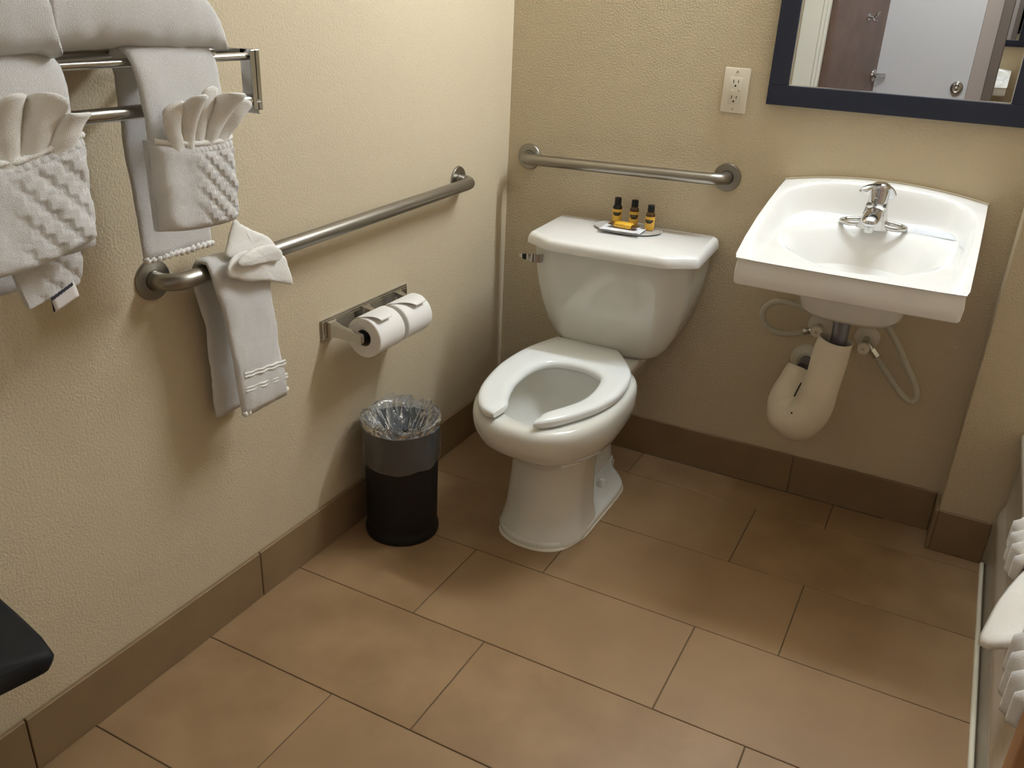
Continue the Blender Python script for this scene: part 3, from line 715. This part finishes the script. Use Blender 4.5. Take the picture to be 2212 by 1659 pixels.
def stair(y, z, a):
    i, j = math.floor(y/a), math.floor(z/a)
    return 1.0 if (i+j) % 3 != 0 else 0.0
def stair_s(y, z, a):
    return sum(stair(y+p*a*.13, z+q*a*.13, a) for p in (-1, 0, 1) for q in (-1, 0, 1))/9
def band(x_f, yl, yr, zt, zb, depth, cell, seed, slope, full=1.0):
    """puffy folded pocket band with a raised stepped weave on its front"""
    nu, nv = 150, 96; m = MB()
    def f(u, v):
        y = lerp(yl, yr, u); s = 2*u-1
        z = lerp(zt+slope(u), zb+slope(u)*.9, v)
        edge = (1-abs(s)**6)**.5
        roll_ = (1-abs(2*v-1)**12)**.5
        x = x_f-depth*.5+depth*.75*edge*roll_
        h = stair_s(y, z, cell)
        k = sst(.30, .62, u)*sst(0.08, .14, v)*(1-sst(.90, .97, v))*full
        x += .0032*h*k
        x += .004*noise.noise(Vector((y*22, z*22, seed)))+.0006*noise.noise(Vector((y*90, z*90, seed)))
        if v < .09: x += .0022*abs(math.sin(u*PI*17))*sst(.25, .6, u)
        return (x, y+.0025*noise.noise(Vector((z*30, seed, u*3)))*(1 if u > .5 else 1), z)
    m.grid(f, nu, nv)
    # smooth the back with a flat closing sheet
    m.grid(lambda u, v: (x_f-depth*.5-.010, lerp(yl, yr, u), lerp(zt-.002, zb+.004, v)+slope(u)), 10, 6)
    # close the rim between the two sheets (sides and bottom)
    m.grid(lambda u, v: (lerp(x_f-depth*.5-.010, f(1 if True else 0, v)[0], u), yr, lerp(zt, zb, v)+slope(1)), 3, 12)
    m.grid(lambda u, v: (lerp(x_f-depth*.5-.010, f(0, v)[0], u), yl, lerp(zt, zb, v)+slope(0)), 3, 12)
    m.grid(lambda u, v: (lerp(x_f-depth*.5-.010, f(v, 1)[0], u), lerp(yl, yr, v), zb+slope(v)*.9), 3, 30)
    return m
def fan(xb, yc, z0, w0, h, spread, npl, depth, lean, seed, tilt=0.0):
    """pleated fan sheet rising out of a pocket"""
    def f(u, v):
        a = lerp(-spread, spread, u)+tilt
        rid = abs(math.sin(u*npl*PI+.25*math.sin(u*9+seed)))
        hh = h*(1-.20*abs(2*u-1)**1.6)*(1+.16*noise.noise(Vector((u*4, seed, 0))))*(.80+.20*rid**.55)
        r = v*hh
        d = depth*(1.5*rid-.75)*(.06+.94*v)
        x = xb+d+lean*v*v*hh+.004*noise.noise(Vector((u*7, v*3, seed)))+.010*v**3*math.sin(u*npl*2*PI*.5+seed)
        return (x, yc+(u-.5)*w0+r*math.sin(a)-.007*math.sin(2*(u*npl*PI))*v*v, z0+r*math.cos(a))
    return MB().grid(f, npl*14, 18)

# --- right hanging hand towel
ht = root('hand_towel', (.16, -1.45, 1.10), 'white hand towel on the rack with pocket band, right one of two', 'towel', 'hand towels hanging on the rack')
pth = drape_path([(.112, .932), (.114, 1.05), (.118, 1.18), (.128, 1.245), (.165, 1.268), (.200, 1.272), (.221, 1.255), (.226, 1.19), (.229, 1.10), (.226, 1.02)], 46)
obj('body', slab(pth, lin((0, -1.505), (.45, -1.520), (.60, -1.572), (1, -1.553)), lin((0, -1.352), (.45, -1.372), (.6, -1.412), (1, -1.398)), lin((0, .010), (.5, .013), (1, .012)), seed=1.0), M_TOWEL, ht, smooth=180)
obj('pocket_band', band(.246, -1.566, -1.407, 1.137, 1.003, .032, .0105, 2.0, lambda u: -.010*(u-.5)+.006*abs(2*u-1)**2), M_TOWEL, ht, smooth=180)
obj('pocket_hem', MB().tube([(.249-.010*abs(2*i/24-1)**4, lerp(-1.562, -1.411, i/24), 1.137-.010*(i/24-.5)+.006*abs(2*i/24-1)**2) for i in range(25)], .0042, 8).noise(.0012, 60, 1), M_TERRY2, ht, smooth=80)
obj('fringe_hem', MB().tube([(.114, lerp(-1.503, -1.354, i/40), .931+.0016*math.sin(i*2.3)) for i in range(41)], [.0055+.0016*math.sin(i*1.9) for i in range(41)], 8), M_TERRY2, ht, smooth=80)
obj('fan_washcloth', fan(.246, -1.484, 1.112, .082, .110, .55, 5, .013, .30, 3.0, .08), M_TERRY2, None, loc=(.24, -1.48, 1.12), smooth=60, solid=.0035,
    label='fan-folded white washcloth tucked in the right hand towel', cat='washcloth', group='fan-folded washcloths')
# --- left hanging hand towel
h2 = root('hand_towel', (.17, -1.76, 1.10), 'white hand towel with care tag on the rack, left one of two', 'towel', 'hand towels hanging on the rack')
pth = drape_path([(.150, .955), (.146, 1.06), (.140, 1.18), (.142, 1.245), (.175, 1.268), (.205, 1.272), (.232, 1.255), (.238, 1.19), (.244, 1.10), (.242, 1.02)], 46)
obj('body', slab(pth, lin((0, -1.93), (1, -1.90)), lin((0, -1.70), (.4, -1.69), (.6, -1.687), (1, -1.685)), lin((0, .011), (.5, .014), (1, .013)), seed=4.0), M_TOWEL, h2, smooth=180)
obj('pocket_band', band(.266, -1.905, -1.690, 1.158, 1.018, .036, .0145, 6.0, lambda u: .020*sst(.45, 1, u)-.004, 1.0), M_TOWEL, h2, smooth=180)
obj('pocket_hem', MB().tube([(.270-.010*abs(2*i/24-1)**4, lerp(-1.90, -1.693, i/24), 1.154+.020*sst(.45, 1, i/24)) for i in range(25)], [.0045+.0012*math.sin(i*2.2) for i in range(25)], 8).noise(.0012, 60, 1), M_TERRY2, h2, smooth=80)
tl = MB()
def tailf(u, v):
    y = lerp(lerp(-1.800, -1.782, v), lerp(-1.687, -1.700, v), u); z = lerp(1.03, lerp(.948, .966, u), v)
    x = .212+.004*noise.noise(Vector((y*25, z*25, 9)))+.0028*stair_s(y, z, .013)*sst(.15, .35, u)
    return (x, y, z)
tl.grid(tailf, 60, 50)
obj('tail', tl, M_TOWEL, h2, smooth=180, solid=.008)
tg = obj('care_tag', MB().grid(lambda u, v: (.219+.003*math.sin(v*2), lerp(-1.752, -1.713, u)+.003*v, lerp(.958, .936, v)+.013*u), 6, 6), M_TAG, h2, smooth=60, solid=.0012)
obj('tag_print', MB().grid(lambda u, v: (.2205+.003*math.sin(v*.25*2), lerp(-1.751, -1.716, u), lerp(.9575, .9535, v)+.013*u+.0006*math.sin(u*40)), 14, 2).grid(lambda u, v: (.2208, lerp(-1.752, -1.749, u), lerp(.958, .937, v)), 2, 4), M_TAGB, tg, smooth=60)
obj('fan_washcloth', fan(.268, -1.805, 1.136, .150, .100, .50, 5, .014, .25, 8.0, .05), M_TERRY2, None, loc=(.26, -1.8, 1.15), smooth=60, solid=.0035,
    label='fan-folded white washcloth tucked in the left hand towel', cat='washcloth', group='fan-folded washcloths')
# --- big folded bath towels on the shelf
def loaf(yl, yr, xb, xf, zb, prof, seed, crease):
    n = 46; rings = []
    for i in range(n):
        t = i/(n-1); y = lerp(yl, yr, t); h = prof(t)
        ring = []
        for k in range(44):
            a = 2*PI*k/44; c, s = math.cos(a), math.sin(a)
            X = (xb+xf)/2+(xf-xb)/2*math.copysign(abs(c)**.62, c)*lerp(.94, 1, min(1, h/.08))
            Z = zb+h*.5+h*.5*math.copysign(abs(s)**.60, s)
            if crease and s > -.2:
                Z -= .014*math.exp(-((X-(xb+(xf-xb)*.60))/.012)**2)
            ring.append((X, y, Z))
        rings.append(ring)
    return MB().loft(rings).noise(.007, 9, seed).noise(.0022, 45, seed+3)
end = lambda t, e=.12: (1-max(0, (t-(1-e))/e)**2.2)**.5 if t < 1 else .12
obj('bath_towel', loaf(-1.690, -1.392, .012, .238, 1.266, lambda t: (.165-.090*t**1.8)*end(t, .16), 11.0, False), M_TOWEL, None, loc=(.12, -1.54, 1.266), smooth=180,
    label='thick folded white bath towel at the right end of the rack shelf', cat='towel', group='folded bath towels on the shelf')
obj('bath_towel', loaf(-2.0, -1.695, .014, .262, 1.266, lambda t: .165*end(t, .30), 21.0, True), M_TOWEL, None, loc=(.12, -1.83, 1.266), smooth=180,
    label='thick folded white bath towel at the left end of the rack shelf', cat='towel', group='folded bath towels on the shelf')

# --- hand towel folded over the long grab bar
gt = root('bar_towel', (.06, -1.25, .70), 'white towel with folded collar draped over the long left grab bar', 'towel')
pth = drape_path([(.022, .528), (.024, .66), (.026, .82), (.036, .868), (.056, .880), (.078, .872), (.087, .82), (.092, .70), (.094, .60), (.092, .553)], 48)
obj('body', slab(pth, lin((0, -1.303), (.30, -1.314), (.45, -1.335), (.55, -1.335), (.7, -1.320), (.85, -1.312), (1, -1.300)), lin((0, -1.21), (.35, -1.20), (.5, -1.192), (.6, -1.190), (.8, -1.182), (1, -1.166)), lin((0, .011), (.5, .012), (.8, .017), (1, .018)), seed=14.0, amp=.006), M_TOWEL, gt, smooth=180)
for zz, dy in ((.640, 0), (.633, .001), (.608, .003), (.601, .004)):
    obj('woven_band', MB().tube([(.1030+.001*math.sin(i), lerp(-1.294, -1.176+dy, i/20), zz-.012*(i/20-.5)+.001*math.sin(i*1.3)) for i in range(21)], .0030, 6), M_TERRY2, gt, smooth=80)
obj('fringe_hem', MB().tube([(.094, lerp(-1.297, -1.168, i/40), .553+.0020*math.sin(i*2.3)+.010*i/40) for i in range(41)], [.0062+.0018*math.sin(i*1.9) for i in range(41)], 8), M_TERRY2, gt, smooth=80)
def flap(P, x, th, seed, bulge=.008):
    """soft flat fold: outline in (y,z) at depth function x, pillow thickness"""
    O = resample(catmull([(p[0], p[1], 0) for p in P], 5, True), 64, True)
    c = sum(O, Vector())/len(O); m = MB(); rings = []
    for s, d in ((.02, 1.0), (.35, 1.0), (.7, .97), (.88, .85), (.96, .55), (1.0, 0), (.96, -.55), (.88, -.85), (.7, -.97), (.02, -1.0)):
        rings.append([(x(c.x+(p.x-c.x)*s, c.y+(p.y-c.y)*s)+d*th/2, c.x+(p.x-c.x)*s, c.y+(p.y-c.y)*s) for p in O])
    return m.loft(rings).noise(bulge*.3, 20, seed).noise(.0012, 80, seed)
xf_ = lambda y, z: .106+.004*math.sin(y*60)
obj('collar_fold', flap([(-1.318, .874), (-1.292, .890), (-1.262, .892), (-1.225, .880), (-1.185, .868), (-1.158, .860), (-1.150, .838), (-1.144, .803), (-1.150, .797), (-1.185, .811), (-1.225, .825), (-1.265, .833), (-1.305, .848), (-1.322, .860)], xf_, .014, 2.0), M_TERRY2, gt, smooth=180)
obj('collar_fold', flap([(-1.296, .884), (-1.283, .912), (-1.268, .940), (-1.257, .950), (-1.244, .938), (-1.205, .915), (-1.172, .893), (-1.157, .870), (-1.160, .850), (-1.20, .868), (-1.25, .880)], lambda y, z: .084-.10*max(0, z-.88), .012, 7.0), M_TERRY2, gt, smooth=180)
obj('collar_fold', flap([(-1.303, .884), (-1.275, .897), (-1.235, .900), (-1.200, .893), (-1.178, .873), (-1.185, .858), (-1.222, .862), (-1.262, .868), (-1.298, .874)], lambda y, z: .120-.10*abs(z-.88), .009, 9.0), M_TERRY2, gt, smooth=180)

# ------------------------------------------------------------------ toiletries on the tank lid
LZ = .752
RT = Matrix.Translation((.455, -.100, LZ)) @ Matrix.Rotation(.06, 4, 'Z')
tr = MB()
tr.lathe([(.001, 0), (.090, 0), (.096, .002), (.1005, .006), (.0995, .0068), (.094, .0045), (.088, .0040), (.001, .0040)], n=48, cap0=False, cap1=False)
tr.xf(Matrix.Translation((.455, -.101, LZ)) @ Matrix.Rotation(.06, 4, 'Z') @ Matrix.Diagonal((1, .72, 1, 1)))
obj('oval_tray', tr, M_TRAY, None, loc=(.455, -.1, LZ), smooth=40, label='grey oval tray holding the toiletries on the tank lid', cat='tray')
TZ = LZ+.0045
def bottle(x, y, label, neck, lab_h, rz):
    r = root('lotion_bottle', (x, y, TZ), label, 'bottle', 'toiletry bottles on the tray')
    c = (x, y, TZ)
    obj('body', MB().lathe([(.010, 0), (.0128, .0008), (.0138, .003), (.0138, .0405)], c=c, n=28), M_YELLOW, r, smooth=40)
    obj('shoulder', MB().lathe([(.0138, .0405), (.0134, .045), (.0115, .0495), (.0090, .052), (.0088, .0535)], c=c, n=28), neck, r, smooth=60)
    obj('cap', MB().lathe([(.0096, .0532), (.0100, .054), (.0098, .0715), (.0088, .073), (.004, .0732)], c=c, n=24), M_BLACK, r, smooth=40)
    def wrap(a0, a1, z0, z1, rr): return lambda u, v: (x+rr*math.cos(lerp(a0, a1, u)), y+rr*math.sin(lerp(a0, a1, u)), TZ+lerp(z0, z1, v))
    L = obj('label', MB().grid(wrap(rz-1.5, rz+1.5, .008, .0400, .01395), 20, 2), M_LABEL, r, smooth=60)
    z1 = .0320; z0 = z1-lab_h
    obj('label_block', MB().grid(wrap(rz-.95, rz+.95, z0, z1, .01405), 14, 2).grid(wrap(rz-.62, rz+.62, z0-.0035, z0, .01405), 10, 2), M_LABELB, L, smooth=60)
    pm = MB()
    for q in range(int(lab_h/.0025)):
        zz = z1-.0017-q*.0024
        for k_ in range(6): pm.grid(wrap(rz-.6+k_*.2, rz-.6+k_*.2+.12, zz-.0006, zz+.0006, .0141), 2, 1)
    obj('label_print', pm, M_PRINT, L, smooth=60)
bottle(.399, -.052, 'black-capped yellow bottle on the tray, left of the three, dark shoulder', M_BLACK, .0068, -1.25)
bottle(.452, -.052, 'black-capped yellow bottle on the tray, middle of the three, tall label block', M_AMBER, .0092, -1.20)
bottle(.513, -.083, 'black-capped yellow bottle on the tray, right of the three', M_AMBER, .0068, -1.50)
Ms = Matrix.Translation((.452, -.138, LZ+.0075)) @ Matrix.Rotation(.05, 4, 'Z')
sa = root('sachet', (.452, -.138, LZ+.0075), 'flat white paper sachet with grey front edge lying on the oval tray', 'sachet')
obj('sheet', MB().grid(lambda u, v: (lerp(-.060, .060, u), lerp(-.034, .034, v), .0022+.002*noise.noise(Vector((u*6, v*5, 1)))), 24, 12).xf(Ms), M_SACHET, sa, smooth=60, solid=.0012)
obj('front_edge', MB().box(-.061, .061, -.044, -.035, -.0015, .0022, .001).box(-.052, .040, -.0415, -.039, .0018, .0032).xf(Ms), M_SACHETG, sa, smooth=0)
sb = root('wrapped_soap', (.452, -.125, LZ+.012), 'gold-wrapped small soap bar with brown twisted ends on the sachet', 'soap')
Mq = Matrix.Translation((.452, -.130, LZ+.0115)) @ Matrix.Rotation(-.04, 4, 'Z')
def srow(x, w, h): return [(x, w*math.copysign(abs(math.cos(a))**.6, math.cos(a)), .0075+h*math.copysign(abs(math.sin(a))**.6, math.sin(a))) for a in [2*PI*k/20 for k in range(20)]]
obj('bar', MB().loft([srow(x, w, h) for x, w, h in ((-.027, .0125, .004), (-.024, .0155, .0070), (-.010, .0165, .0080), (.010, .0165, .0080), (.024, .0155, .0070), (.027, .0125, .004))]).xf(Mq), M_WRAP, sb, smooth=60)
for s in (-1, 1):
    obj('wrapper_end', MB().loft([srow(s*x, w, h) for x, w, h in ((.0265, .0125, .0042), (.031, .0118, .0032), (.037, .0155, .0022), (.042, .0175, .0016))]).xf(Mq), M_WRAPB, sb, smooth=60)

# ------------------------------------------------------------------ bathtub and folded bath mat
TH = .405
tb = root('bathtub', (1.96, -.91, 0), 'off-white bathtub along the right side behind the caulk line', 'bathtub')
m = MB()
ya, yb_ = -1.722, -.106
XA = 1.574
prof = [(XA+.002, 0), (XA, .012), (XA, .11), (XA-.004, .125), (XA-.006, .14), (XA-.004, .165), (XA+.004, .185), (XA+.006, .20), (XA+.006, .35), (XA-.004, .368), (XA-.010, .380), (XA-.008, .394), (XA, .403), (XA+.012, TH), (XA+.075, TH), (XA+.095, TH-.008), (XA+.115, .30), (XA+.16, .10), (XA+.22, .07), (2.10, .07), (2.20, .12), (2.24, .30), (2.26, TH-.008), (2.28, TH), (2.345, TH)]
m.add([(x, y, z) for y in (ya, yb_) for x, z in prof], [(i, i+1, len(prof)+i+1, len(prof)+i) for i in range(len(prof)-1)])
obj('shell', m, M_TUB, tb, smooth=50)
obj('end_ledge', MB().box(XA+.030, 2.335, ya+.001, ya+.09, .06, TH-.0015, .004), M_TUB, tb, smooth=40)
obj('end_ledge', MB().box(XA+.030, 2.335, yb_-.09, yb_-.001, .06, TH-.0015, .004), M_TUB, tb, smooth=40)
bmx = root('bath_mat', (1.56, -.88, .40), 'white bath mat folded into a pleated bow over the tub edge', 'bath mat')
def pleats(y0, y1, seed, n=4):
    # pleated fan lying on and over the rim, pleats run across the tub edge
    def f(u, v):
        y = lerp(y0, y1, u); s = lerp(-.5, 1, v)
        tri = math.asin(math.sin(u*n*2*PI))/(PI/2)
        d = .014*tri
        if s < 0: x = XA-.018-.006*math.sin(PI*u); z = TH+.016+s*(.14 if y0 > -.95 else .17)*(.6+.4*math.sin(PI*u))
        else: x = XA-.018+s*.22; z = TH+.016+.012*math.sin(PI*s)
        return (x-d*(1 if s < 0 else .1), y, z+(d if s >= 0 else d*.3)+.003*noise.noise(Vector((u*8, v*6, seed))))
    return MB().grid(f, n*14, 26)
obj('pleated_end', pleats(-.79, -.60, 1.0), M_TOWEL, bmx, smooth=70, solid=.008)
obj('pleated_end', pleats(-1.20, -1.0, 2.0), M_TOWEL, bmx, smooth=70, solid=.008)
# central flap with a blunt point sticking out over the apron
Fp = [Vector(p) for p in ((XA+.20, -.74, TH+.030), (XA-.02, -.78, TH+.040), (XA-.075, -.935, .352), (XA-.06, -.975, .335), (XA+.02, -1.035, TH+.020), (XA+.20, -1.05, TH+.030))]
fl = MB()
tops = [Vector(p) for p in ((1.76, -.735, .445), (1.60, -.755, .440), (1.535, -.850, .392), (1.510, -.930, .350), (1.506, -.950, .343), (1.514, -.965, .345), (1.545, -.990, .380), (1.62, -1.02, .430), (1.76, -1.05, .445))]
bots = [p+Vector((.004 if p.x < 1.58 else 0, .0, -.020)) for p in tops]
def polyloft(A, B):
    a = resample(catmull(A, 6), 48); b_ = resample(catmull(B, 6), 48); ca = sum(a, Vector())/48+Vector((.03, 0, .040)); cb = sum(b_, Vector())/48+Vector((.03, 0, .028))
    rings = [[ca.lerp(p, s)+Vector((0, 0, .004*(1-s))) for p in a] for s in (.002, .5, .85, .97)]
    mid = [(p+q)/2+(p-ca).normalized()*.006 for p, q in zip(a, b_)]
    rings += [mid]+[[cb.lerp(p, s) for p in b_] for s in (.97, .85, .002)]
    return MB().loft(rings).noise(.003, 14, 3).noise(.001, 80, 4)
obj('centre_flap', polyloft(tops, bots), M_TERRY2, bmx, smooth=180)

# ------------------------------------------------------------------ dark stool at the left edge
st = root('padded_stool', (.14, -2.1, 0), 'black padded seat whose pointed corner juts in at the left edge', 'stool')
so_ = [(.045, -1.824), (.07, -1.832), (.15, -1.846), (.21, -1.858), (.252, -1.871), (.258, -1.876), (.257, -1.884), (.250, -1.915), (.242, -1.950), (.232, -2.05), (.23, -2.25), (.21, -2.275), (.045, -2.275), (.035, -2.25), (.035, -1.85)]
O = resample([(p[0], p[1], 0) for p in so_]+[(so_[0][0], so_[0][1], 0)], 90)[:-1]
cc = Vector((.15, -2.06, 0))
obj('cushion', MB().loft([[(cc.x+(p.x-cc.x)*s, cc.y+(p.y-cc.y)*s, z) for p in O] for s, z in ((.90, .414), (.94, .415), (.965, .418), (.99, .426), (1.0, .434), (.992, .441), (.95, .447), (.05, .458))]), M_BLACKF, st, smooth=50)
for x, y in ((.07, -2.02), (.22, -2.05), (.07, -2.23), (.22, -2.23)):
    obj('leg', MB().tube([(x, y, 0), (x, y, .41)], .014, 12), M_BLACK, st, smooth=60)
